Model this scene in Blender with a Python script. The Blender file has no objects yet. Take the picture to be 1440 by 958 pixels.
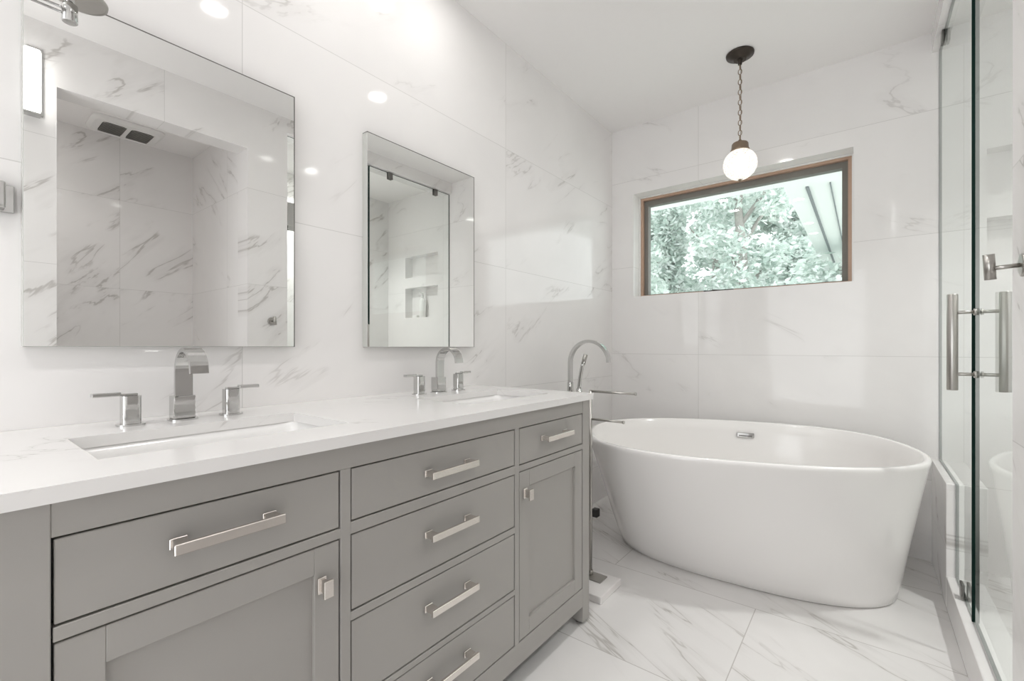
import bpy, bmesh, math, random
from mathutils import Vector, Matrix
random.seed(7)
PI = math.pi
sc = bpy.context.scene
col = sc.collection

# ------------------------------------------------------------------ camera, world, exposure
cam = bpy.data.cameras.new('camera'); co = bpy.data.objects.new('camera', cam); col.objects.link(co)
co.location = (1.444, 0.0, 1.06); co.rotation_euler = (PI/2, 0, 0.661)
cam.sensor_width = 36; cam.lens = 36*637.2/1440; cam.shift_y = 0.00608; cam.clip_start = 0.02
sc.camera = co
sc.view_settings.view_transform = 'Standard'
try: sc.view_settings.look = 'None'
except Exception: pass
sc.view_settings.gamma = 1.0
sc.view_settings.use_curve_mapping = False
sc.view_settings.exposure = 0.27
try:
    sc.cycles.max_bounces = 14; sc.cycles.diffuse_bounces = 7; sc.cycles.glossy_bounces = 8
    sc.cycles.transparent_max_bounces = 24; sc.cycles.transmission_bounces = 8
    sc.cycles.sample_clamp_indirect = 6.0; sc.cycles.use_denoising = True
    sc.cycles.caustics_reflective = False; sc.cycles.caustics_refractive = False
    sc.cycles.blur_glossy = 0.5
except Exception: pass
W = bpy.data.worlds.new('world'); sc.world = W; W.use_nodes = True
bg = W.node_tree.nodes['Background']; bg.inputs[0].default_value = (0.97, 0.985, 1.0, 1); bg.inputs[1].default_value = 2.45

dl = bpy.data.lights.new('doorway_fill', 'AREA'); dl.shape = 'RECTANGLE'; dl.size = 1.1; dl.size_y = 2.0; dl.energy = 3; dl.color = (.95, .975, 1.0)  # fill lamp added behind the camera to even out the room light
do = bpy.data.objects.new('doorway_fill', dl); col.objects.link(do); do.location = (.875, -1.62, 1.06); do.rotation_euler = (PI/2, 0, 0)
LAMP_W = 8.5
LIGHTS = [(0.90, 0.80, .09), (0.27, 1.25, .02), (0.93, 1.70, .11), (0.28, 0.78, .02), (0.90, -0.35, .20), (0.90, -1.0, .25), (0.3, -0.6, .05)]
SHOWER_LIGHTS = [(2.39, 2.055)]
H = 2.608; YB = 3.04; XW = 1.706; XR = 2.67; YF = -1.5

# ------------------------------------------------------------------ mesh helpers
def tag(o, label=None, cat=None, group=None, kind=None):
    if label: o['label'] = label
    if cat: o['category'] = cat
    if group: o['group'] = group
    if kind: o['kind'] = kind
    return o
def empty(name, loc, label=None, cat=None, group=None, rz=0):
    o = bpy.data.objects.new(name, None); col.objects.link(o)
    o.location = loc; o.rotation_euler = (0, 0, rz); o.empty_display_size = .05
    return tag(o, label, cat, group)
class MB:
    """collects shapes into one mesh"""
    def __init__(s): s.bm = bmesh.new(); s.mi = 0
    def box(s, x0, x1, y0, y1, z0, z1, bev=0, seg=2):
        vs = [s.bm.verts.new((x, y, z)) for x in (x0, x1) for y in (y0, y1) for z in (z0, z1)]
        fs = []
        for q in ((0,1,3,2), (4,6,7,5), (0,4,5,1), (2,3,7,6), (0,2,6,4), (1,5,7,3)):
            f = s.bm.faces.new([vs[i] for i in q]); f.material_index = s.mi; fs.append(f)
        if bev:
            es = list({e for f in fs for e in f.edges})
            bmesh.ops.bevel(s.bm, geom=es, offset=bev, segments=seg, affect='EDGES', profile=.5)
        return s
    def loft(s, rings, cap0=True, cap1=True, closed=True, smooth=True):
        R = [[s.bm.verts.new(p) for p in r] for r in rings]
        n = len(R[0])
        for a, b in zip(R, R[1:]):
            for i in range(n if closed else n-1):
                j = (i+1) % n
                f = s.bm.faces.new((a[i], a[j], b[j], b[i])); f.smooth = smooth; f.material_index = s.mi
        if cap0: f = s.bm.faces.new(R[0][::-1]); f.material_index = s.mi
        if cap1: f = s.bm.faces.new(R[-1]); f.material_index = s.mi
        return s
    def tube(s, pts, r, n=16, cap=True):
        pts = [Vector(p) for p in pts]; rings = []
        rr = r if isinstance(r, (list, tuple)) else [r]*len(pts)
        t0 = (pts[1]-pts[0]).normalized()
        up = Vector((0, 0, 1)) if abs(t0.z) < .9 else Vector((0, 1, 0))
        nx = t0.cross(up).normalized()
        for i, p in enumerate(pts):
            t = ((pts[min(i+1, len(pts)-1)]-pts[max(i-1, 0)])).normalized()
            nx = (nx - t*nx.dot(t)).normalized(); ny = t.cross(nx)
            rings.append([p + (nx*math.cos(2*PI*k/n) + ny*math.sin(2*PI*k/n))*rr[i] for k in range(n)])
        return s.loft(rings, cap, cap)
    def strap(s, pts, w, th, side):
        """flat ribbon along pts, width w along side vector, thickness th"""
        pts = [Vector(p) for p in pts]; side = Vector(side).normalized(); rings = []
        for i, p in enumerate(pts):
            t = (pts[min(i+1, len(pts)-1)]-pts[max(i-1, 0)]).normalized(); nn = t.cross(side).normalized()
            rings.append([p+side*w/2+nn*th/2, p-side*w/2+nn*th/2, p-side*w/2-nn*th/2, p+side*w/2-nn*th/2])
        return s.loft(rings, True, True, smooth=False)
    def lathe(s, prof, c=(0, 0, 0), n=40, axis='Z', capped=True):
        rings = []
        for r, z in prof:
            ring = []
            for k in range(n):
                a = 2*PI*k/n
                p = (r*math.cos(a), r*math.sin(a), z)
                if axis == 'X': p = (z, r*math.cos(a), r*math.sin(a))
                if axis == 'Y': p = (r*math.sin(a), z, r*math.cos(a))
                ring.append((p[0]+c[0], p[1]+c[1], p[2]+c[2]))
            rings.append(ring)
        return s.loft(rings, capped, capped)
    def prism(s, poly, a0, a1, axis='X'):
        def P(u, v, a): return {'X': (a, u, v), 'Y': (u, a, v), 'Z': (u, v, a)}[axis]
        A = [s.bm.verts.new(P(u, v, a0)) for u, v in poly]; B = [s.bm.verts.new(P(u, v, a1)) for u, v in poly]
        n = len(poly)
        cf = [s.bm.faces.new(A[::-1]), s.bm.faces.new(B)]
        for f in cf: f.material_index = s.mi
        sf = []
        for i in range(n):
            j = (i+1) % n; sf.append(s.bm.faces.new((A[i], A[j], B[j], B[i])))
        for f in sf: f.material_index = s.mi
        return cf, sf
    def build(s, name, mats, parent=None, origin=None):
        bmesh.ops.recalc_face_normals(s.bm, faces=s.bm.faces)
        me = bpy.data.meshes.new(name)
        if origin is not None: bmesh.ops.translate(s.bm, verts=s.bm.verts, vec=-Vector(origin))
        s.bm.to_mesh(me); s.bm.free()
        for m in (mats if isinstance(mats, (list, tuple)) else [mats]): me.materials.append(m)
        o = bpy.data.objects.new(name, me); col.objects.link(o)
        if origin is not None: o.location = origin
        if parent is not None: o.parent = parent
        return o
def struct(name, mb, m, label=None):
    o = mb.build(name, m); o['kind'] = 'structure'
    if label: o['label'] = label; 
    return o
def copy_tree(o, parent=None):
    c = o.copy(); col.objects.link(c); c.parent = parent
    for ch in list(o.children): copy_tree(ch, c)
    return c
def at(o, parent):       # parent a world-space mesh to an Empty that has been moved, keeping it in place
    o.parent = parent; o.matrix_parent_inverse = Matrix.Translation(parent.location).inverted(); return o

# ------------------------------------------------------------------ materials
def newmat(name):
    m = bpy.data.materials.new(name); m.use_nodes = True
    return m, m.node_tree, m.node_tree.nodes['Principled BSDF']
def pbr(name, c, rough=.5, metal=0, emis=None, es=0, coat=0, noise=0, nscale=30, spec=None, bump=0):
    m, nt, b = newmat(name)
    b.inputs['Base Color'].default_value = (*c, 1); b.inputs['Roughness'].default_value = rough
    b.inputs['Metallic'].default_value = metal
    if coat: b.inputs['Coat Weight'].default_value = coat; b.inputs['Coat Roughness'].default_value = .05
    if spec is not None: b.inputs['Specular IOR Level'].default_value = spec
    if emis: b.inputs['Emission Color'].default_value = (*emis, 1); b.inputs['Emission Strength'].default_value = es
    if noise or bump:
        t = nt.nodes.new('ShaderNodeTexNoise'); t.inputs['Scale'].default_value = nscale; t.inputs['Detail'].default_value = 3
        g = nt.nodes.new('ShaderNodeNewGeometry'); nt.links.new(g.outputs['Position'], t.inputs['Vector'])
        if noise:
            r = nt.nodes.new('ShaderNodeMapRange'); r.inputs[3].default_value = 1-noise; r.inputs[4].default_value = 1+noise
            nt.links.new(t.outputs['Fac'], r.inputs[0])
            mx = nt.nodes.new('ShaderNodeVectorMath'); mx.operation = 'SCALE'; mx.inputs[0].default_value = c
            nt.links.new(r.outputs[0], mx.inputs['Scale']); nt.links.new(mx.outputs[0], b.inputs['Base Color'])
        if bump:
            bp = nt.nodes.new('ShaderNodeBump'); bp.inputs['Strength'].default_value = bump; bp.inputs['Distance'].default_value = .002
            nt.links.new(t.outputs['Fac'], bp.inputs['Height']); nt.links.new(bp.outputs[0], b.inputs['Normal'])
    return m
def marble(name, ua, va, su, sv, ou, ov, base=(.842,.828,.820), vein=(.47,.45,.43), joint=(.66,.65,.635), rough=.06,
           stagger=0, ang=.6, fu=1.1, fv=4.5, width=.015, mlo=.52, mhi=.64, amt=.6, jw=.0012, joints=True, cloud=.03):
    m, nt, b = newmat(name); N = nt.nodes; L = nt.links
    def M(op, a=None, c=None, d=None):
        n = N.new('ShaderNodeMath'); n.operation = op
        for i, v in enumerate((a, c, d)):
            if v is None: continue
            if isinstance(v, (int, float)): n.inputs[i].default_value = v
            else: L.new(v, n.inputs[i])
        return n.outputs[0]
    g = N.new('ShaderNodeNewGeometry'); sp = N.new('ShaderNodeSeparateXYZ'); L.new(g.outputs['Position'], sp.inputs[0])
    ax = {'X': 0, 'Y': 1, 'Z': 2}
    if ua == 'XY': u = M('ADD', sp.outputs[0], sp.outputs[1])
    else: u = sp.outputs[ax[ua]]
    v = sp.outputs[ax[va]] if va != 'XYZ' else M('ADD', sp.outputs[2], M('MULTIPLY', sp.outputs[0], .7))
    v2 = M('SUBTRACT', v, ov)
    row = M('FLOOR', M('DIVIDE', v2, sv))
    u2 = M('SUBTRACT', u, ou)
    if stagger: u2 = M('ADD', u2, M('MULTIPLY', row, stagger*su))
    cu = M('FLOOR', M('DIVIDE', u2, su))
    du = M('PINGPONG', u2, su/2); dv = M('PINGPONG', v2, sv/2)
    dj = M('MINIMUM', du, dv)
    jm = M('LESS_THAN', dj, jw)
    idn = M('ADD', M('MULTIPLY', cu, 7.31), M('MULTIPLY', row, 3.77))
    ca, sa = math.cos(ang), math.sin(ang)
    pu = M('ADD', M('MULTIPLY', u, ca), M('MULTIPLY', v, sa))
    pv = M('SUBTRACT', M('MULTIPLY', v, ca), M('MULTIPLY', u, sa))
    def noise(sx, sy, off, det, dist, rgh=.55):
        cb = N.new('ShaderNodeCombineXYZ'); L.new(M('MULTIPLY', pu, sx), cb.inputs[0]); L.new(M('MULTIPLY', pv, sy), cb.inputs[1])
        L.new(M('ADD', M('MULTIPLY', idn, 1.0) if joints else 0.0, off) if joints else M('ADD', off, 0.0), cb.inputs[2])
        t = N.new('ShaderNodeTexNoise'); t.inputs['Scale'].default_value = 1; t.inputs['Detail'].default_value = det
        t.inputs['Distortion'].default_value = dist; t.inputs['Roughness'].default_value = rgh
        L.new(cb.outputs[0], t.inputs['Vector']); return t.outputs['Fac']
    n1 = noise(fu, fv, 0.3, 5, .5)
    ridge = M('ABSOLUTE', M('SUBTRACT', n1, .5))
    mr = N.new('ShaderNodeMapRange'); mr.interpolation_type = 'SMOOTHSTEP'
    mr.inputs[1].default_value = 0; mr.inputs[2].default_value = width; mr.inputs[3].default_value = 1; mr.inputs[4].default_value = 0
    L.new(ridge, mr.inputs[0])
    mk = N.new('ShaderNodeMapRange'); mk.interpolation_type = 'SMOOTHSTEP'; mk.inputs[1].default_value = mlo; mk.inputs[2].default_value = mhi
    L.new(noise(fu*2.0, fv*.9, 5.7, 3, .2), mk.inputs[0])
    mrw = N.new('ShaderNodeMapRange'); mrw.interpolation_type = 'SMOOTHSTEP'
    mrw.inputs[1].default_value = 0; mrw.inputs[2].default_value = width*5; mrw.inputs[3].default_value = .22; mrw.inputs[4].default_value = 0
    L.new(ridge, mrw.inputs[0])
    ve = M('MULTIPLY', M('MULTIPLY', M('MAXIMUM', mr.outputs[0], mrw.outputs[0]), mk.outputs[0]), amt)
    cl = noise(2.2, 3.0, 9.1, 3, .4)
    clm = N.new('ShaderNodeMapRange'); clm.inputs[1].default_value = .3; clm.inputs[2].default_value = .7
    clm.inputs[3].default_value = 1-cloud; clm.inputs[4].default_value = 1+cloud*.4; L.new(cl, clm.inputs[0])
    bc = N.new('ShaderNodeVectorMath'); bc.operation = 'SCALE'; bc.inputs[0].default_value = base; L.new(clm.outputs[0], bc.inputs['Scale'])
    mx = N.new('ShaderNodeMix'); mx.data_type = 'RGBA'; L.new(ve, mx.inputs[0]); L.new(bc.outputs[0], mx.inputs[6]); mx.inputs[7].default_value = (*vein, 1)
    out = mx.outputs[2]
    if joints:
        m2 = N.new('ShaderNodeMix'); m2.data_type = 'RGBA'; L.new(jm, m2.inputs[0]); L.new(out, m2.inputs[6]); m2.inputs[7].default_value = (*joint, 1)
        out = m2.outputs[2]
    L.new(out, b.inputs['Base Color']); b.inputs['Roughness'].default_value = rough; b.inputs['Specular IOR Level'].default_value = .30
    return m
def glassmat(name, tint, refl=1.45, rough=0.0, film=0.0):
    m, nt, b = newmat(name); N = nt.nodes; L = nt.links; N.remove(b)
    out = N['Material Output']
    tr = N.new('ShaderNodeBsdfTransparent'); tr.inputs[0].default_value = (*tint, 1)
    gl = N.new('ShaderNodeBsdfGlossy'); gl.inputs['Roughness'].default_value = rough; gl.inputs[0].default_value = (.96, 1, .98, 1)
    fr = N.new('ShaderNodeFresnel'); fr.inputs[0].default_value = refl
    mx = N.new('ShaderNodeMixShader')
    ge = N.new('ShaderNodeNewGeometry'); iv = N.new('ShaderNodeMath'); iv.operation = 'SUBTRACT'; iv.inputs[0].default_value = 1
    L.new(ge.outputs['Backfacing'], iv.inputs[1]); mu = N.new('ShaderNodeMath'); mu.operation = 'MULTIPLY'
    L.new(iv.outputs[0], mu.inputs[0]); L.new(fr.outputs[0], mu.inputs[1])
    L.new(mu.outputs[0], mx.inputs[0]); L.new(tr.outputs[0], mx.inputs[1]); L.new(gl.outputs[0], mx.inputs[2])
    L.new(mx.outputs[0], out.inputs[0]); return m

M_wallL = marble('marble_tile_wall_left', 'Y', 'Z', 1.24, .61, .565, .85)
M_wallB = marble('marble_tile_wall_back', 'X', 'Z', 1.22, .61, .60, .40, ang=-.5, mlo=.55, mhi=.68, amt=.42)
M_wallO = marble('marble_tile_wall_opposite', 'Y', 'Z', 1.22, .61, .807, .85, ang=.75, width=.022, mlo=.50, mhi=.6, amt=.8)
M_wallX = marble('marble_tile_wall_cross', 'X', 'Z', 1.22, .61, .80, .85, ang=.7)
M_curb = marble('marble_tile_curb', 'Y', 'XYZ', 1.22, 3.0, .3, -1, ang=.2, amt=.4)
M_floor = marble('marble_tile_floor', 'X', 'Y', 1.22, .61, 1.097-1.22, 1.44-.61*4, base=(.765,.752,.742), vein=(.40,.38,.355), stagger=.5,
                 ang=-.55, fu=.50, fv=4.2, width=.011, mlo=.43, mhi=.54, amt=.72, rough=.13, joint=(.5,.48,.46), cloud=.05, jw=.0016)
M_quartz = marble('quartz_counter', 'Y', 'XYZ', 9, 9, -4, -4, base=(.81,.80,.79), vein=(.45,.43,.41), ang=.5, fu=3.5, fv=9,
                  width=.012, mlo=.56, mhi=.64, amt=.55, rough=.14, joints=False, cloud=.02)
M_paint = pbr('ceiling_paint', (.885,.87,.862), .8, noise=.008, nscale=40)
M_fpaint = pbr('front_wall_paint', (.42,.42,.41), .7)
M_white = pbr('white_trim', (.85,.845,.83), .35)
M_vanity = pbr('grey_cabinet_paint', (.362,.349,.328), .42, noise=.01, nscale=25)
M_vdark = pbr('cabinet_gap_shade', (.05,.048,.045), .8)  # near-black, puts the shade of the gaps between fronts into the colour
M_chrome = pbr('polished_chrome', (.60,.60,.59), .06, 1)
M_nickel = pbr('brushed_nickel', (.78,.74,.70), .26, 1, noise=.03, nscale=200)
M_steel = pbr('brushed_steel', (.46,.445,.42), .28, 1, noise=.03, nscale=200)
M_dsteel = pbr('dark_clip_metal', (.20,.195,.185), .3, 1)
M_bronze = pbr('dark_bronze', (.06,.05,.042), .35, .8, noise=.1, nscale=60)
M_antique = pbr('antique_brass', (.30,.23,.17), .38, .9, noise=.15, nscale=80)
M_porc = pbr('white_porcelain', (.86,.855,.845), .12, coat=.3)
M_tub = pbr('white_acrylic', (.86,.845,.833), .18, coat=.25)
M_mirror = pbr('mirror_silver', (.93,.935,.925), .0, 1)
M_medge = pbr('mirror_edge', (.55,.56,.53), .2)
M_glass = glassmat('shower_glass', (.965,.982,.974), 1.42)
M_gedge = pbr('glass_green_edge', (.004,.018,.014), .6, spec=.1)
M_wglass = glassmat('window_glass', (.95,.98,.97), 1.65)
M_wood = pbr('copper_brown_frame', (.50,.34,.25), .4, noise=.06, nscale=50)
M_sash = pbr('grey_sash', (.20,.19,.17), .5)
M_led = pbr('downlight_lens', (1,1,1), .5, emis=(1,.98,.95), es=48)
M_sconce = pbr('sconce_glass', (1,1,1), .4, emis=(1,.99,.97), es=5.0)
M_bulb = pbr('bulb_glow', (1,1,1), .5, emis=(1,.97,.92), es=6.5)
M_black = pbr('black_plastic', (.02,.02,.02), .4)
M_grille = pbr('grille_shadow', (.06,.06,.055), .8)
M_bottle = pbr('white_bottle', (.85,.85,.83), .3)
def leafmat(name, c):
    m, nt, b_ = newmat(name); nt.nodes.remove(b_)
    d = nt.nodes.new('ShaderNodeBsdfDiffuse'); t = nt.nodes.new('ShaderNodeBsdfTranslucent'); x = nt.nodes.new('ShaderNodeMixShader')
    d.inputs[0].default_value = (*c, 1); t.inputs[0].default_value = (*c, 1); x.inputs[0].default_value = .42
    nt.links.new(d.outputs[0], x.inputs[1]); nt.links.new(t.outputs[0], x.inputs[2]); nt.links.new(x.outputs[0], nt.nodes['Material Output'].inputs[0])
    return m
M_leaf = [leafmat('leaf_pale', (.71,.77,.73)), leafmat('leaf_mid', (.52,.60,.56)), leafmat('leaf_light', (.88,.90,.89))]
M_bark = pbr('bark', (.34,.32,.30), .9, noise=.3, nscale=20)
M_eave = pbr('white_eave_paint', (.76,.79,.78), .6)
M_eaveg = pbr('grey_eave_groove', (.18,.2,.21), .7)
M_ground = pbr('pale_bounce_ground', (.60,.61,.57), .9, noise=.15, nscale=3)  # unseen ground, made pale to bounce light onto the soffit

# ------------------------------------------------------------------ room shell
b = MB(); b.box(-.15, XR+.15, YF-.15, YB+.25, -.12, 0); struct('floor', b, M_floor)
b = MB(); b.box(-.15, XR+.15, YF-.15, YB+.25, H, H+.12); struct('ceiling', b, M_paint)
b = MB(); b.box(-.15, 0, YF-.15, YB+.25, 0, H); struct('wall_left', b, M_wallL)
DX0, DX1, DZ = .30, 1.45, 2.10          # doorway opening added behind the camera to let in soft, even light
b = MB(); b.box(0, DX0, YF-.15, YF, 0, H); b.box(DX1, XR, YF-.15, YF, 0, H); b.box(DX0, DX1, YF-.15, YF, DZ, H); struct('wall_front', b, M_fpaint)
b = MB(); b.box(XR, XR+.15, YF-.15, YB+.25, 0, H); struct('wall_right', b, M_wallO)
# back wall with the window opening and two shower niches
WX0, WX1, WZ0, WZ1 = .163, 1.398, 1.412, 2.132
NX0, NX1 = 1.897, 2.386
NZ = [(1.357, 1.663), (1.770, 1.987)]
b = MB(); y0, y1 = YB, YB+.25
b.box(0, WX0, y0, y1, 0, H); b.box(WX0, WX1, y0, y1, 0, WZ0); b.box(WX0, WX1, y0, y1, WZ1, H)
b.box(WX1, NX0, y0, y1, 0, H); b.box(NX1, XR, y0, y1, 0, H)
b.box(NX0, NX1, y0, y1, 0, NZ[0][0]); b.box(NX0, NX1, y0, y1, NZ[0][1], NZ[1][0]); b.box(NX0, NX1, y0, y1, NZ[1][1], H)
for z0, z1 in NZ: b.box(NX0, NX1, y0+.09, y1, z0, z1)
struct('wall_back', b, M_wallB)
# wall facing the vanity: alcove opening, shower opening, header
AY0, AY1, AZ = .379, 1.237, 2.32
SY0 = 1.49; HZ = 2.51; WT = .14
b = MB()
b.box(XW, XW+WT, YF, AY0, 0, H); b.box(XW, XW+WT, AY0, AY1, AZ, H); b.box(XW, XW+WT, AY1, SY0, 0, H)
b.box(XW, XW+WT, SY0, YB, HZ, H)
struct('wall_opposite', b, M_wallO)
b = MB(); b.box(XW+WT, XR, AY1, SY0, 0, H); struct('wall_partition', b, M_wallX)
b = MB(); b.box(XW+WT, XR, -.15, 0.0, 0, H); struct('wall_alcove', b, M_wallX)
b = MB(); b.box(XW+WT, XR, 0.0, AY1, 2.50, 2.54); struct('trim_1', b, M_paint, 'lowered white ceiling of the tiled alcove')
PY0 = 2.535
b = MB(); b.box(XW, XW+.12, PY0, YB, 0, .505, .003); struct('wall_pony', b, M_wallO, 'low marble tiled wall at the end of the bathtub')
b = MB(); b.box(XW, XW+.11, SY0, PY0, 0, .13, .003); struct('trim_2', b, M_curb, 'marble shower curb')

# ------------------------------------------------------------------ window (recessed), sash, glass
root = empty('window_1', ((WX0+WX1)/2, YB+.12, WZ0)); root['kind'] = 'structure'
root['label'] = 'wide awning window with copper brown frame above the bathtub'
def frame(mb, x0, x1, z0, z1, t, ya, yb, tb=None, tt=None):
    tb = tb or t; tt = tt or t
    mb.box(x0, x0+t, ya, yb, z0, z1); mb.box(x1-t, x1, ya, yb, z0, z1)
    mb.box(x0+t, x1-t, ya, yb, z0, z0+tb); mb.box(x0+t, x1-t, ya, yb, z1-tt, z1)
b = MB(); frame(b, WX0, WX1, WZ0, WZ1, .026, YB+.11, YB+.20, .016, .024); at(b.build('window_frame', M_wood), root)
b = MB(); frame(b, WX0+.026, WX1-.026, WZ0+.016, WZ1-.024, .028, YB+.135, YB+.185, .006, .036); at(b.build('sash', M_sash), root)
b = MB(); frame(b, WX0+.001, WX1-.001, WZ0+.001, WZ1-.001, .008, YB+.098, YB+.11); at(b.build('bead', M_white), root)
b = MB(); b.box(WX0+.054, WX1-.054, YB+.155, YB+.161, WZ0+.022, WZ1-.06); at(b.build('pane', M_wglass), root)
b = MB(); b.box(.70, .79, YB+.082, YB+.11, WZ0+.001, WZ0+.015, .003)
b.tube([(.74, YB+.09, WZ0+.01), (.68, YB+.07, WZ0+.012), (.62, YB+.075, WZ0+.006)], .005, 10)
b.lathe([(.008, -.006), (.009, 0), (.008, .012)], (.62, YB+.075, WZ0+.004), 14)
at(b.build('crank_handle', M_bronze), root)

# ------------------------------------------------------------------ vanity cabinet
VX = .600; V0, V1 = .045, 1.572
FT = .02; GAP = .0032
va = empty('vanity_cabinet', (.3, .81, 0), 'long grey double vanity cabinet with shaker doors under the white worktop', 'cabinet')
b = MB()
b.box(VX-.034, VX-.0225, V0+.02, V1-.02, .142, .852); b.box(.01, VX-.034, V0+.024, V1-.024, .130, .142)      # panel behind the fronts, bottom
b.box(.003, .0095, V0+.024, V1-.024, .142, .852)
at(b.build('carcass', M_vdark), va)
b = MB()
def fr(y0, y1, z0, z1): b.box(VX-FT, VX, y0, y1, z0, z1, .0008, 1)
fr(V0+.053, V1-.05, .808, .856)                 # top rail
fr(V0+.053, V1-.05, .072, .142)                 # bottom rail
fr(.5155, .5385, .142, .808); fr(1.1005, 1.1215, .142, .808)     # stiles
fr(.1, .5155, .669, .6885); fr(1.1215, 1.526, .672, .6905)
fr(.5385, 1.1005, .6695, .6945); fr(.5385, 1.1005, .4885, .507); fr(.5385, 1.1005, .300, .3145)
at(b.build('face_frame', M_vanity), va)
for y0, y1 in ((V1-.022, V1-.004), (V0+.004, V0+.022)):
    b = MB(); b.box(.01, VX-.045, y0, y1, .14, .856, .001, 1); at(b.build('side_panel', M_vanity), va)
for y0, y1 in ((V0, V0+.053), (V1-.05, V1)):
    for x0, x1 in ((VX-.05, VX+.001), (.01, .06)):
        b = MB(); z0 = .012
        b.box(x0, x1, y0, y1, z0, .856, .0012, 1)
        at(b.build('leg', M_vanity), va)
        f = MB(); f.lathe([(.016, 0), (.019, .004), (.019, .0125)], ((x0+x1)/2, (y0+y1)/2, 0), 20)
        g = at(f.build('foot', M_steel), va)
def subpart(o, part):      # part already in world space under an Empty; meshes hold world coordinates
    o.parent = part; o.matrix_parent_inverse = Matrix.Identity(4); return o
def drawer(y0, y1, z0, z1, zc):
    e = MB(); e.box(VX-FT-.002, VX-.001, y0+GAP, y1-GAP, z0+GAP, z1-GAP, .0012, 1)
    d = at(e.build('drawer', M_vanity), va)
    yc = (y0+y1)/2; L = .165; h = MB()
    for s in (-1, 1):
        y = yc + s*(L/2-.014)
        h.box(VX-.0015, VX+.003, y-.012, y+.012, zc-.0085, zc+.0085, .001, 1)
        h.box(VX+.0025, VX+.027, y-.0095, y+.0095, zc-.0055, zc+.0078, .001, 1)
    h.box(VX+.026, VX+.034, yc-L/2, yc+L/2, zc-.0085, zc+.0085, .0012, 1)
    subpart(h.build('handle', M_nickel), d)
    return d
def door(y0, y1, z0, z1, ky, kz, st=.052):
    y0 += GAP; y1 -= GAP; z0 += GAP; z1 -= GAP
    e = MB()
    e.box(VX-FT-.002, VX-.001, y0, y0+st, z0, z1, .001, 1); e.box(VX-FT-.002, VX-.001, y1-st, y1, z0, z1, .001, 1)
    e.box(VX-FT-.002, VX-.001, y0+st, y1-st, z1-st, z1, .001, 1); e.box(VX-FT-.002, VX-.001, y0+st, y1-st, z0, z0+st, .001, 1)
    d = at(e.build('door', M_vanity), va)
    p = MB(); p.box(VX-.018, VX-.010, y0+st-.003, y1-st+.003, z0+st-.003, z1-st+.003)
    subpart(p.build('door_panel', M_vanity), d)
    k = MB(); k.box(VX-.0015, VX+.003, ky-.009, ky+.009, kz-.016, kz+.016, .001, 1)
    k.box(VX+.002, VX+.022, ky-.005, ky+.005, kz-.011, kz+.013, .001, 1)
    k.box(VX+.021, VX+.028, ky-.010, ky+.010, kz-.017, kz+.017, .0012, 1)
    subpart(k.build('knob', M_nickel), d)
drawer(.098, .5155, .6885, .808, .755)
door(.098, .5155, .142, .669, .475, .590)
drawer(.5385, 1.1005, .6945, .808, .750)
drawer(.5385, 1.1005, .507, .6695, .600)
drawer(.5385, 1.1005, .3145, .4885, .420)
drawer(.5385, 1.1005, .142, .300, .236)
drawer(1.1215, 1.522, .6905, .808, .757)
door(1.1215, 1.522, .142, .672, 1.152, .598)

# countertop with two rectangular openings
CT, CB, CX1 = .880, .857, .615
S = [(.165, .610), (1.03, 1.475)]; SX0, SX1 = .215, .480
b = MB()
def slab(x0, x1, y0, y1): b.box(x0, x1, y0, y1, CB, CT)
CY0, CY1 = .032, 1.582
slab(.001, SX0, CY0, CY1); slab(SX1, CX1, CY0, CY1)
slab(SX0, SX1, CY0, S[0][0]); slab(SX0, SX1, S[0][1], S[1][0]); slab(SX0, SX1, S[1][1], CY1)
bmesh.ops.remove_doubles(b.bm, verts=b.bm.verts, dist=1e-5)
ct = b.build('countertop', M_quartz)
tag(ct, 'white quartz worktop with faint grey veins across the whole grey vanity', 'countertop')
def rrect(x0, x1, y0, y1, r, z, n=5):
    pts = []
    for cx, cy, a0 in ((x1-r, y1-r, 0), (x0+r, y1-r, PI/2), (x0+r, y0+r, PI), (x1-r, y0+r, 1.5*PI)):
        for k in range(n+1):
            a = a0 + k*PI/2/n; pts.append((cx+r*math.cos(a), cy+r*math.sin(a), z))
    return pts
def sink(y0, y1, label):
    t = empty('undermount_sink', ((SX0+SX1)/2, (y0+y1)/2, CB-.15), label, 'sink', 'rectangular undermount sinks')
    b = MB(); o = .012; d = CB-.0005
    x0, x1 = SX0, SX1
    rings = [rrect(x0-o-.01, x1+o+.01, y0-o-.01, y1+o+.01, .03, d), rrect(x0-.002, x1+.002, y0-.002, y1+.002, .025, d),
             rrect(x0+.002, x1-.002, y0+.002, y1-.002, .03, d-.02), rrect(x0+.012, x1-.012, y0+.012, y1-.012, .035, d-.10),
             rrect(x0+.03, x1-.03, y0+.03, y1-.03, .04, d-.128), rrect(x0+.07, x1-.07, y0+.09, y1-.09, .04, d-.134)]
    out = [rrect(x0-.002, x1+.002, y0-.002, y1+.002, .04, d-.145), rrect(x0-o, x1+o, y0-o, y1+o, .04, d-.11), rings[0]]
    b.loft(rings[::-1] , True, False); b.loft([out[0], out[1], out[2]], True, False)
    bmesh.ops.remove_doubles(b.bm, verts=b.bm.verts, dist=1e-5)
    at(b.build('basin', M_porc), t)
    b = MB(); b.lathe([(.026, 0), (.028, .002), (.026, .004), (.018, .004), (.017, .001), (.0, .001)][:5], ((x0+x1)/2-.02, (y0+y1)/2, d-.134), 28)
    at(b.build('drain', M_chrome), t)
    return t
sink(*S[0], 'rectangular undermount sink nearer the camera, below the large left mirror')
sink(*S[1], 'rectangular undermount sink farther along the worktop, below the right mirror')

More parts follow.
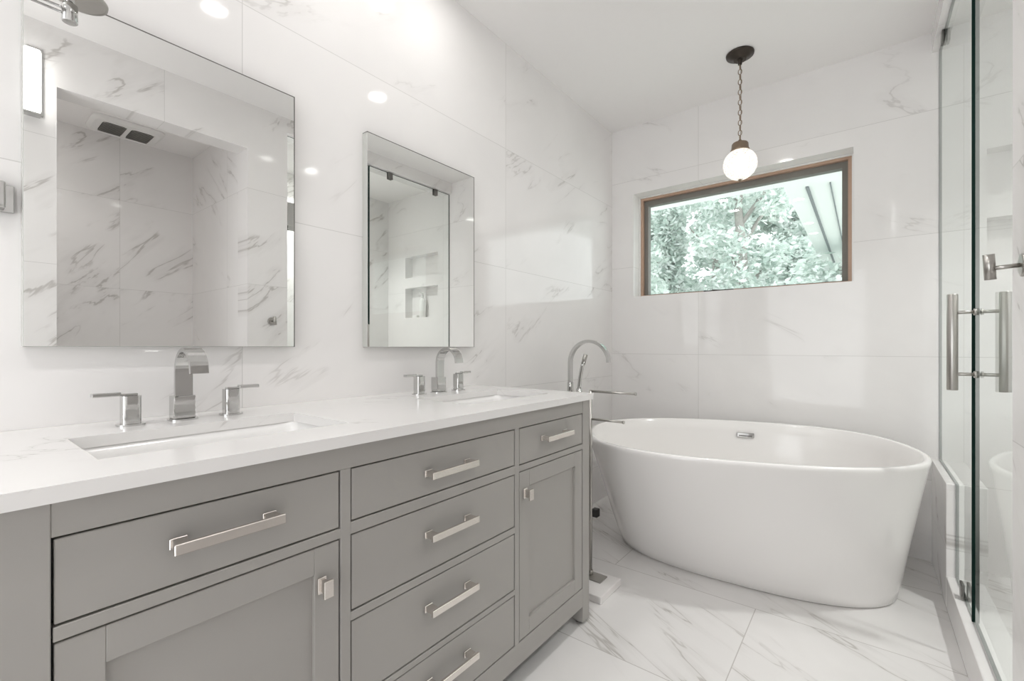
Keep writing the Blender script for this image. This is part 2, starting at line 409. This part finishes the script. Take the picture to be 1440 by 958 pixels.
# faucets: ribbon spout and two lever handles
def faucet(yc, label):
    t = empty('faucet', (.11, yc, CT), label, 'faucet', 'chrome widespread faucets')
    fx = .112
    b = MB()
    b.loft([rrect(fx-.028, fx+.028, yc-.030, yc+.030, .02, CT), rrect(fx-.028, fx+.028, yc-.030, yc+.030, .02, CT+.004),], True, True, smooth=False)
    at(b.build('base_plate', M_chrome), t)
    b = MB(); b.box(fx-.020, fx+.018, yc-.023, yc+.023, CT+.004, CT+.060, .0025)
    at(b.build('spout_body', M_chrome), t)
    b = MB()
    r = .053; z0 = CT+.055; zt = 1.052-r; pts = [(fx+.006, yc, z0), (fx+.006, yc, z0+.03)]
    for k in range(19):
        a = PI - k*PI*.90/18
        pts.append((fx+.006+r+r*math.cos(a), yc, zt+r*math.sin(a)))
    l = pts[-1]; pts.append((l[0]+.003, yc, l[2]-.018))
    b.strap(pts, .037, .009, (0, 1, 0))
    at(b.build('spout', M_chrome), t)
    for s in (-1, 1):
        hy = yc + (.108 if s > 0 else -.101)
        b = MB()
        b.loft([rrect(fx-.022, fx+.026, hy-.026, hy+.026, .018, CT), rrect(fx-.022, fx+.026, hy-.026, hy+.026, .018, CT+.004)], True, True, smooth=False)
        b.loft([rrect(fx-.016, fx+.018, hy-.0175, hy+.0175, .008, CT+.004), rrect(fx-.016, fx+.018, hy-.0175, hy+.0175, .008, CT+.068)], True, True, smooth=False)
        h = at(b.build('handle', M_chrome), t)
        b = MB(); ys = sorted((hy-s*.012, hy+s*.022)); b.box(fx-.006, fx+.008, ys[0], ys[1], CT+.068, CT+.073, .001)
        ys = sorted((hy+s*.018, hy+s*.068)); b.box(fx-.008, fx+.010, ys[0], ys[1], CT+.068, CT+.077, .002)
        subpart(b.build('lever', M_chrome), h)
faucet(.385, 'chrome ribbon spout faucet with lever handles below the large left mirror')
faucet(1.240, 'chrome ribbon spout faucet with lever handles below the right mirror')

# mirrors
def mirror(y0, y1, z0, z1, label):
    t = empty('wall_mirror', (.0, (y0+y1)/2, z0), label, 'mirror', 'frameless mirrors over the vanity')
    b = MB(); b.box(.001, .0285, y0, y1, z0, z1, .0015, 1); at(b.build('mirror_body', M_medge), t)
    b = MB(); b.box(.0284, .0300, y0+.0012, y1-.0012, z0+.0012, z1-.0012); at(b.build('mirror_glass', M_mirror), t)
    b = MB(); b.box(.002, .0306, y0, y1+.0015, z1-.0012, z1+.0012); b.box(.002, .0306, y1-.0012, y1+.0015, z0, z1-.0012)
    at(b.build('edge_strip', M_dsteel), t)
mirror(.122, .704, 1.060, 1.844, 'large frameless wall mirror at left over the first sink')
mirror(.968, 1.534, 1.059, 1.836, 'frameless wall mirror at right, farther along the tiled wall')

# ------------------------------------------------------------------ bathtub
def sup(cx, cy, a, b_, rot, n, z, k, N):
    t = 2*PI*k/N; c, s = math.cos(t), math.sin(t)
    x = a*math.copysign(abs(c)**(2/n), c); y = b_*math.copysign(abs(s)**(2/n), s)
    return Vector((cx + x*math.cos(rot)-y*math.sin(rot), cy + x*math.sin(rot)+y*math.cos(rot), z))
TN = 96; RIM = dict(c=(.950, 2.40), a=.693, b=.525, rot=.32, n=2.5); BASE = dict(c=(.950, 2.555), a=.608, b=.365, rot=.06, n=2.6)
TZ = .625
def ring(f, z, inset=0, zr=None):
    out = []
    for k in range(TN):
        p = sup(*RIM['c'], RIM['a']-inset, RIM['b']-inset, RIM['rot'], RIM['n'], 0, k, TN)
        q = sup(*BASE['c'], BASE['a']-inset, BASE['b']-inset, BASE['rot'], BASE['n'], 0, k, TN)
        v = q.lerp(p, f); out.append((v.x, v.y, z))
    return out
tub = empty('freestanding_bathtub', (.95, 2.5, 0), 'white oval freestanding bathtub under the window', 'bathtub')
b = MB(); rings = []
rings.append(ring(0, 0, .012)); rings.append(ring(.0, .006, .002))
for i in range(1, 13):
    z = i/12; rings.append(ring(z**.92, .006 + z*(TZ-.035)))
rings += [ring(1.0, TZ-.018, -.004), ring(1.0, TZ-.006, -.006), ring(1.0, TZ, -.001), ring(1, TZ, .010), ring(1, TZ-.006, .017)]
for i in range(1, 10):
    z = i/9; rings.append(ring(1-z*.85, TZ-.006-z*(TZ-.16), .020+.05*z))
rings += [ring(.12, .135, .10), ring(.10, .125, .18), ring(.10, .122, .30)]
b.loft(rings, True, True)
tb = b.build('tub_shell', M_tub); at(tb, tub)
# overflow: found on the inner back slope
from mathutils.bvhtree import BVHTree
bv = BVHTree.FromPolygons([v.co.copy() for v in tb.data.vertices], [tuple(p.vertices) for p in tb.data.polygons])
hit, nrm, _, _ = bv.ray_cast(Vector((.900, 2.35, .548)), Vector((0, 1, 0)))
if hit is None: hit, nrm = Vector((.955, 2.85, .545)), Vector((0, -1, 0))
if nrm.y > 0: nrm = -nrm
rot = Vector((0, -1, 0)).rotation_difference(nrm).to_matrix().to_4x4()
b = MB(); b.box(-.045, .045, -.010, .002, -.014, .014, .004, 3)
o = b.build('overflow_cover', M_chrome); 
o.data.transform(Matrix.Translation(hit) @ rot); at(o, tub)
b = MB(); b.box(-.034, .034, -.0115, -.0095, -.007, -.001); o2 = b.build('overflow_slot', M_dsteel)
o2.data.transform(Matrix.Translation(hit) @ rot); subpart(o2, o)

# tub filler standing on the floor at the left end of the tub
tf = empty('tub_filler', (.135, 2.22, 0), 'tall chrome floor standing tub filler with arched spout, behind the vanity end', 'faucet')
b = MB(); b.lathe([(.045, 0), (.047, .004), (.045, .010), (.02, .012)], (.135, 2.22, 0), 32)
b.lathe([(.016, .011), (.016, .80), (.018, .80), (.018, .86), (.014, .862)], (.135, 2.22, 0), 24)
at(b.build('standpipe', M_chrome), tf)
r = .118; pts = [(.135, 2.22, .86), (.135, 2.22, .95)] + [(.135+r-r*math.cos(k*PI*.93/20), 2.22-.0*k, .972+r*math.sin(k*PI*.93/20)) for k in range(21)]
l = pts[-1]; pts.append((l[0]-.002+.004, 2.22, l[2]-.022))
b = MB(); b.strap(pts, .030, .016, (0, 1, 0)); at(b.build('spout', M_chrome), tf)
b = MB(); b.tube([(.20, 2.20, .80), (.207, 2.20, .88), (.222, 2.20, .955), (.232, 2.20, .985)], .0105, 14)
hs = at(b.build('hand_shower', M_chrome), tf)
b = MB(); b.tube([(.226, 2.20, .965), (.243, 2.20, 1.018)], .0135, 4); subpart(b.build('spray_head', M_steel), hs)
b = MB(); b.tube([(.135, 2.22, .79), (.20, 2.20, .80)], .010, 12); b.lathe([(.016, -.03), (.016, .03)], (.203, 2.20, .80), 16)
at(b.build('holder', M_chrome), tf)
b = MB(); b.tube([(.20+.01*math.sin(k*.5), 2.20-.03*math.sin(k*PI/20), .79-.62*math.sin(k*PI/20*.98)+.0*k) for k in range(10)] + [(.19, 2.19, .15), (.16, 2.21, .12), (.137, 2.22, .14)], .006, 8)
at(b.build('hose', M_chrome), tf)
b = MB(); b.tube([(.151, 2.22, .70), (.19, 2.22, .70)], .012, 14); b.box(.185, .197, 2.214, 2.226, .66, .74, .002)
at(b.build('lever', M_chrome), tf)
b = MB(); b.tube([(.151, 2.22, .165), (.30, 2.205, .165)], .007, 12); at(b.build('supply_arm', M_chrome), tf)
b = MB(); b.box(.285, .318, 2.185, 2.222, .145, .188, .004); at(b.build('valve_block', M_black), tf)

# two-arm towel stand with marble foot
px, py = .470, 1.83
ts = empty('towel_stand', (px, py, 0), 'slim metal towel stand with two side arms and a marble foot beside the vanity', 'towel stand')
b = MB(); b.box(.43, .592, 1.69, 1.885, 0, .032, .004); at(b.build('foot', marble('stand_marble', 'X', 'Y', 9, 9, -4, -4, base=(.80,.78,.77), joints=False, rough=.2)), ts)
b = MB(); b.box(.445, .540, 1.785, 1.855, .032, .037, .0015); at(b.build('mounting_plate', M_steel), ts)
b = MB(); b.lathe([(.007, .036), (.007, .865)], (px, py, 0), 14); b.lathe([(.011, .036), (.011, .055)], (px, py, 0), 14)
at(b.build('pole', M_steel), ts)
for z, x1 in ((.860, .682), (.735, .628)):
    b = MB(); b.tube([(px-.004, py, z), (x1, py, z)], .0055, 12); b.lathe([(.0075, 0), (.0075, .006)], (x1-.003, py, z), 12, 'X')
    at(b.build('arm', M_steel), ts)

# ------------------------------------------------------------------ pendant lamp
PX, PY = .925, 2.63
pn = empty('pendant_lamp', (PX, PY, H), 'globe pendant lamp on a bronze chain hanging over the bathtub', 'lamp')
b = MB(); b.lathe([(.030, -.034), (.032, -.026), (.045, -.022), (.050, -.014), (.066, -.011), (.068, -.002), (.066, 0)], (PX, PY, H), 40)
b.lathe([(.006, -.060), (.010, -.056), (.010, -.044), (.014, -.036), (.014, -.030)], (PX, PY, H), 20)
at(b.build('canopy', M_bronze), pn)
b = MB()
ztop = H-.055; zbot = 2.150; nl = 15; step = (ztop-zbot)/nl
for i in range(nl):
    zc = ztop-(i+.5)*step; hl = step*.5+.0055; w = .0085
    pts = []
    for k in range(17):
        a = 2*PI*k/16; cx_ = w*math.cos(a); cz = (hl-w)*(1 if math.sin(a) > 0 else -1)*(abs(math.sin(a))**.6) + w*math.sin(a)*.3
        pts.append((PX+cx_, PY, zc+cz) if i % 2 else (PX, PY+cx_, zc+cz))
    b.tube(pts, .0022, 6, False)
b.tube([(PX+.004, PY, ztop+.002), (PX+.005, PY+.003, zbot+.2), (PX+.003, PY, zbot)], .0012, 6)
at(b.build('chain', M_antique), pn)
b = MB(); b.lathe([(.006, 2.155), (.010, 2.148), (.012, 2.140), (.036, 2.136), (.040, 2.130), (.042, 2.104), (.046, 2.100), (.046, 2.092), (.040, 2.090)], (PX, PY, 0), 40)
at(b.build('cap', M_antique), pn)
m, nt, pb = newmat('textured_globe_glass'); N = nt.nodes; L = nt.links
tr = N.new('ShaderNodeBsdfTransparent'); tr.inputs[0].default_value = (.97, .96, .94, 1)
df = N.new('ShaderNodeBsdfTranslucent'); df.inputs[0].default_value = (.95, .93, .9, 1)
mx = N.new('ShaderNodeMixShader'); L.new(tr.outputs[0], mx.inputs[1])
mx2 = N.new('ShaderNodeMixShader'); mx2.inputs[0].default_value = .5; L.new(df.outputs[0], mx2.inputs[1]); L.new(pb.outputs[0], mx2.inputs[2])
pb.inputs['Base Color'].default_value = (.9, .89, .87, 1); pb.inputs['Roughness'].default_value = .12
vo = N.new('ShaderNodeTexVoronoi'); vo.inputs['Scale'].default_value = 85; g = N.new('ShaderNodeNewGeometry'); L.new(g.outputs['Position'], vo.inputs['Vector'])
mr = N.new('ShaderNodeMapRange'); mr.inputs[1].default_value = .1; mr.inputs[2].default_value = .7; mr.inputs[3].default_value = .35; mr.inputs[4].default_value = .95
L.new(vo.outputs['Distance'], mr.inputs[0]); L.new(mr.outputs[0], mx.inputs[0]); L.new(mx2.outputs[0], mx.inputs[2])
L.new(mx.outputs[0], N['Material Output'].inputs[0]); M_globe = m
GZ = 2.024; GR = .081
b = MB(); prof = []
for k in range(33):
    a = -PI/2 + .06 + k*(PI-.50)/32
    prof.append((GR*math.cos(a)*(1.0), GZ+GR*math.sin(a)))
n = 72; rings = []
for r_, z_ in prof:
    rings.append([(PX+(r_*(1+.018*math.cos(24*2*PI*k/n)))*math.cos(2*PI*k/n), PY+(r_*(1+.018*math.cos(24*2*PI*k/n)))*math.sin(2*PI*k/n), z_) for k in range(n)])
b.loft(rings, True, False); at(b.build('globe_shade', M_globe), pn)
b = MB(); b.lathe([(.004, GZ-GR-.012), (.008, GZ-GR-.006), (.007, GZ-GR+.001), (.012, GZ-GR+.004)], (PX, PY, 0), 20); at(b.build('finial', M_antique), pn)
b = MB(); b.lathe([(.004, GZ-.042), (.017, GZ-.034), (.024, GZ-.016), (.024, GZ), (.016, GZ+.022), (.011, GZ+.035), (.011, GZ+.06)], (PX, PY, 0), 24); at(b.build('bulb', M_bulb), pn)

# ------------------------------------------------------------------ downlights
def downlight(x, y, label, w=LAMP_W, H=H):
    t = empty('downlight', (x, y, H), label, 'ceiling light', 'recessed round ceiling downlights')
    b = MB(); b.lathe([(.047, -.001), (.060, -.001), (.061, -.004), (.058, -.006), (.048, -.006)], (x, y, H), 40, capped=False)
    at(b.build('trim_ring', M_white), t)
    b = MB(); b.lathe([(.0475, -.0045), (.0475, -.001)], (x, y, H), 40); at(b.build('lens', M_led), t)
    l = bpy.data.lights.new('downlight_glow', 'AREA'); l.shape = 'DISK'; l.size = .09; l.energy = w; l.color = (1, .985, .975); l.spread = math.radians(112)
    o = bpy.data.objects.new('downlight_glow', l); col.objects.link(o); o.location = (x, y, H-.009); at(o, t)
names = ['round ceiling downlight mirrored high in the tiled wall above the left mirror', 'round ceiling downlight close to the vanity wall, between the two mirrors',
         'round ceiling downlight in the middle of the room nearest the tub', 'round ceiling downlight close to the vanity wall above the first sink',
         'added ceiling fill downlight, unseen behind the camera, middle of the room', 'added ceiling fill downlight, unseen behind the camera, nearest the front wall',
         'added ceiling fill downlight, unseen behind the camera, close to the left wall']  # last three are added fill lights, out of view behind the camera
for (x, y, k), nm in zip(LIGHTS, names): downlight(x, y, nm, LAMP_W*k)
downlight(2.25, .24, 'added ceiling fill downlight inside the tiled alcove, out of view', 1.0, 2.50)  # lamp added to brighten the alcove, itself out of view
for x, y in SHOWER_LIGHTS: downlight(x, y, 'round ceiling downlight inside the glass shower', LAMP_W*1.12)

# ------------------------------------------------------------------ shower glass, door, hardware
GX = 1.738; GT = .010; GE = 2.155
gp = empty('glass_panel', (GX, GE, .13), 'fixed shower glass panel standing on curb and low wall by the tub', 'glass panel')
b = MB()
cf, sf = b.prism([(GE, .134), (PY0-.004, .134), (PY0-.004, .508), (YB-.003, .508), (YB-.003, HZ-.004), (GE, HZ-.004)], GX-GT/2, GX+GT/2, 'X')
for f in sf: f.material_index = 1
at(b.build('glass_pane', [M_glass, M_gedge]), gp)
def clip(y, z, parent, dz=.05):
    b = MB(); b.box(GX-.014, GX-GT/2, y-.022, y+.022, z-dz/2, z+dz/2, .002, 1); b.box(GX+GT/2, GX+.014, y-.022, y+.022, z-dz/2, z+dz/2, .002, 1)
    return at(b.build('clip', M_dsteel), parent)
clip(2.356, HZ-.030, gp, .055); clip(2.86, HZ-.030, gp, .055); clip(2.34, .162, gp, .055)
gd = empty('shower_door', (GX, SY0, .14), 'frameless glass shower door with a tall bar handle', 'door')
b = MB(); cf, sf = b.prism([(SY0+.006, .140), (GE-.005, .140), (GE-.005, HZ-.006), (SY0+.006, HZ-.006)], GX-GT/2, GX+GT/2, 'X')
for f in sf: f.material_index = 1
at(b.build('door_glass', [M_glass, M_gedge]), gd)
b = MB(); b.box(GX-.0092, GX+.0092, GE-.0055, GE-.0008, .136, HZ-.008); at(b.build('dark_edge_strip', M_gedge), gd)  # added strip, stands in for the dark edge of the door glass
HY = 2.10
b = MB()
for s, xo in ((-1, GX-.062), (1, GX+.060)):
    b.lathe([(.0135, .915), (.0145, .917), (.0145, 1.233), (.0135, 1.235)], (xo, HY, 0), 28)
for z in (.969, 1.174):
    b.tube([(GX-.062, HY, z), (GX-GT/2, HY, z)], .0055, 14); b.tube([(GX+GT/2, HY, z), (GX+.060, HY, z)], .0055, 14)
    for s in (-1, 1): b.lathe([(.011, 0), (.011, s*.006)], (GX+s*GT/2, HY, z), 20, 'X')
at(b.build('door_handle', M_steel), gd)
for z in (1.945, .42):
    b = MB()
    for s in (-1, 1):
        x0, x1 = sorted((GX+s*GT/2, GX+s*(GT/2+.008))); b.box(x0, x1, SY0+.018, SY0+.075, z-.085, z+.02, .002, 1)
    b.box(GX-.018, GX+.018, SY0+.002, SY0+.008, z-.085, z+.075, .002, 1)
    b.tube([(GX, SY0+.012, z-.055), (GX, SY0+.012, z+.105)], .009, 14)
    b.box(GX-.014, GX-GT/2, SY0+.008, SY0+.075, z-.055, z+.105, .002, 1)
    at(b.build('hinge', M_chrome), gd)

# robe hook on the wall between alcove and shower
rh = empty('robe_hook', (XW, 1.385, 1.23), 'round chrome robe hook with crosswise peg beside the shower door', 'hook')
b = MB(); b.lathe([(.024, -.001), (.024, -.006), (.021, -.008)], (XW, 1.385, 1.229), 32, 'X'); at(b.build('wall_plate', M_steel), rh)
b = MB(); b.tube([(XW-.007, 1.385, 1.229), (XW-.05, 1.385, 1.226)], .0045, 14)
b.tube([(XW-.054, 1.381, 1.256), (XW-.050, 1.389, 1.203)], .0095, 24); at(b.build('peg', M_steel), rh)

# bottle and soap in the lower niche
bt = empty('shampoo_bottle', (2.168, YB+.045, NZ[0][0]), 'tall white pump bottle standing in the lower shower niche', 'bottle')
b = MB(); z = NZ[0][0]; b.lathe([(.030, z), (.033, z+.004), (.033, z+.165), (.028, z+.185), (.014, z+.198), (.014, z+.204)], (2.168, YB+.045, 0), 32); at(b.build('bottle_body', M_bottle), bt)
b = MB(); b.lathe([(.016, z+.204), (.016, z+.225), (.006, z+.228), (.006, z+.245), (.014, z+.247), (.014, z+.256)], (2.168, YB+.045, 0), 24)
b.box(2.158, 2.178, YB+.005, YB+.045, z+.246, z+.255, .003); at(b.build('pump', M_bottle), bt)
b = MB(); b.box(2.235, 2.305, YB+.02, YB+.062, z, z+.028, .010, 4)
tag(b.build('soap_bar', M_bottle), 'white soap bar lying beside the bottle in the shower niche', 'soap')

# exhaust fan in the alcove ceiling
fz = 2.50; fx0, fx1, fy0, fy1 = 2.33, 2.62, .615, .985
ef = empty('exhaust_fan', ((fx0+fx1)/2, (fy0+fy1)/2, fz), 'white exhaust fan cover with two dark grilles in the alcove ceiling', 'fan')
b = MB(); b.loft([rrect(fx0, fx1, fy0, fy1, .05, fz, 6), rrect(fx0, fx1, fy0, fy1, .05, fz-.008, 6), rrect(fx0+.02, fx1-.02, fy0+.02, fy1-.02, .045, fz-.024, 6)], True, True, smooth=False)
at(b.build('fan_cover', M_white), ef)
ym = (fy0+fy1)/2
for y0, y1 in ((fy0+.055, ym-.012), (ym+.012, fy1-.055)):
    b = MB(); b.loft([rrect(fx0+.055, fx1-.055, y0, y1, .025, fz-.0235, 5), rrect(fx0+.055, fx1-.055, y0, y1, .025, fz-.0255, 5)], True, True, smooth=False)
    g = at(b.build('grille', M_grille), ef)
    b = MB(); n = 9
    for k in range(n):
        x = fx0+.062+k*(fx1-fx0-.124)/(n-1); b.box(x-.003, x+.003, y0+.002, y1-.002, fz-.029, fz-.025)
    subpart(b.build('slats', M_steel), g)

# lit sconce on the wall facing the vanity
ws = empty('wall_sconce', (XW, .30, 2.15), 'lit white wall sconce with chrome ends, seen at the left edge of the large mirror', 'lamp')
b = MB(); b.box(XW-.055, XW-.012, .262, .322, 2.150, 2.447, .012, 3); at(b.build('glass_shade', M_sconce), ws)
b = MB(); b.box(XW-.012, XW-.001, .275, .332, 2.15, 2.47, .002); b.box(XW-.058, XW-.012, .262, .322, 2.138, 2.149, .002); at(b.build('back_plate', M_chrome), ws)

# chrome bracket on the wall left of the first mirror
wb = empty('wall_bracket', (0, .095, 1.372), 'small rectangular chrome wall bracket left of the large mirror', 'bracket')
b = MB(); b.box(.001, .010, .055, .112, 1.345, 1.403, .002); at(b.build('back_plate', M_chrome), wb)
b = MB(); b.box(.010, .030, .06, .098, 1.350, 1.406, .003); b.tube([(.03, .078, 1.365), (.045, .078, 1.365)], .006, 14); at(b.build('clamp', M_chrome), wb)

# chrome fixture hanging near the camera at the top left
fxX, fxY, fxZ = .690, .1035, 1.4605
hf = empty('ceiling_fixture', (fxX, fxY, H), 'small chrome fixture with round disc, knuckle joint and twin arm at the top left corner', 'fixture')
b = MB(); b.lathe([(.0045, fxZ+.008), (.0045, H-.001)], (fxX, fxY, 0), 16); b.lathe([(.03, H-.012), (.034, H-.006), (.034, H-.001)], (fxX, fxY, 0), 28)
at(b.build('drop_rod', M_chrome), hf)
b = MB(); b.lathe([(.0065, fxZ-.011), (.0075, fxZ-.010), (.0075, fxZ+.010), (.006, fxZ+.011)], (fxX, fxY, 0), 28); at(b.build('knuckle', M_chrome), hf)
b = MB(); b.lathe([(.022, fxZ+.022), (.0255, fxZ+.023), (.026, fxZ+.026), (.024, fxZ+.029), (.01, fxZ+.030)], (fxX-.004, fxY+.010, 0), 48); at(b.build('disc', M_steel), hf)
for dz in (0, .006):
    b = MB(); b.tube([(fxX, fxY-.005, fxZ-.002+dz), (fxX, fxY-.14, fxZ-.002+dz)], .0014, 10); at(b.build('arm', M_chrome), hf)

# ------------------------------------------------------------------ outdoors seen through the window
b = MB(); b.box(-9, 9, YB+.3, 26, -.6, -.5); tag(b.build('ground', M_ground), kind='structure')
ev = empty('house_eave', (.8, YB+.3, 2.5), 'white painted eave with a boxed beam outside the window', 'eave')
b = MB(); b.box(-2.5, 3.2, YB+.26, 4.72, 2.50, 2.58); at(b.build('soffit', M_eave), ev)
b = MB(); b.box(.86, 1.50, 4.60, 12.0, 2.52, 2.64); at(b.build('beam', M_eave), ev)
b = MB(); b.box(1.02, 1.045, 4.9, 11.8, 2.505, 2.5205); b.box(1.20, 1.21, 4.9, 11.8, 2.505, 2.5205); at(b.build('groove', M_eaveg), ev)
def tree(x, y, h, r, lab, seed, n=3200):
    rnd = random.Random(seed)
    t = empty('tree', (x, y, -.5), lab, 'tree', 'leafy trees beyond the window')
    b = MB(); pts = [(x+.06*math.sin(k*1.3+seed), y, -.5+h*k/8) for k in range(9)]
    b.tube(pts, [.13*(1-k*.09) for k in range(9)], 10)
    for k in range(7):
        z = h*(.3+.07*k); a = rnd.random()*6.28
        b.tube([(x, y, z-.5), (x+.4*r*math.cos(a), y+.4*r*math.sin(a), z+.1), (x+.7*r*math.cos(a), y+.7*r*math.sin(a), z+.1+.04*h)], [.05, .03, .012], 6)
    at(b.build('trunk', M_bark), t)
    b = MB()
    cl = []
    while len(cl) < 95:
        q = (rnd.uniform(-1, 1), rnd.uniform(-1, 1))
        if q[0]**2+q[1]**2 < 1: cl.append((q[0]*(r-.35), q[1]*(r-.35), rnd.uniform(.10, .97)*h))
    for i in range(n):
        c = rnd.choice(cl); d = Vector((rnd.gauss(0, .14), rnd.gauss(0, .14), rnd.gauss(0, .14)))
        if d.length > .30: d *= .30/d.length
        p = Vector((x+c[0], y+c[1], -.5+c[2])) + d
        s = rnd.uniform(.04, .085)*max(1, (y-1)/8); u = Vector((rnd.gauss(0,1), rnd.gauss(0,1), rnd.gauss(0,.6))).normalized(); w = u.cross(Vector((rnd.gauss(0,1), rnd.gauss(0,1), rnd.gauss(0,1)))).normalized()
        vs = [b.bm.verts.new(p+q) for q in (-u*s, w*s*.45, u*s, -w*s*.45)]
        f = b.bm.faces.new(vs); f.material_index = rnd.choices((0, 1, 2), (5, 3, 4))[0]
    at(b.build('foliage', M_leaf), t)
TR = [(-2.0, 7.6, 6.0, 1.1, 'nearest leafy tree at the left of the window view'), (-.35, 9.2, 6.6, 1.05, 'near leafy tree in the middle of the window view'),
      (1.15, 8.0, 2.7, .8, 'low leafy bush under the white beam'), (-3.62, 10.2, 7.5, 1.3, 'leafy tree behind the nearest one, at the far left'),
      (-1.4, 11.9, 8.0, 1.2, 'leafy tree standing behind and left of the middle tree'), (1.3, 13.6, 8.5, 1.35, 'far leafy tree behind the end of the white beam'),
      (-3.60, 13.6, 8.5, 1.3, 'farthest leafy tree at left'), (-1.6, 15.6, 9.5, 1.5, 'tall farthest leafy tree behind the middle'),
      (-1.86, 9.75, 4.6, .42, 'slim leafy sapling between the two near trees'),
      (.33, 11.0, 3.7, .42, 'slim low leafy bush left of the white beam'),
      (-5.6, 16.6, 10, 1.7, 'farthest leafy tree at the left edge of the window view'), (.9, 17.5, 10.5, 1.6, 'farthest leafy tree at the right behind the beam'),
      (-3.0, 19.6, 11.5, 1.3, 'farthest leafy tree left of the middle of the window view'), (-.4, 20.6, 12, 1.3, 'farthest leafy tree in the middle of the window view')]
for i, (x, y, h, r, lab) in enumerate(TR): tree(x, y, h, r, lab, i+3, 14000)
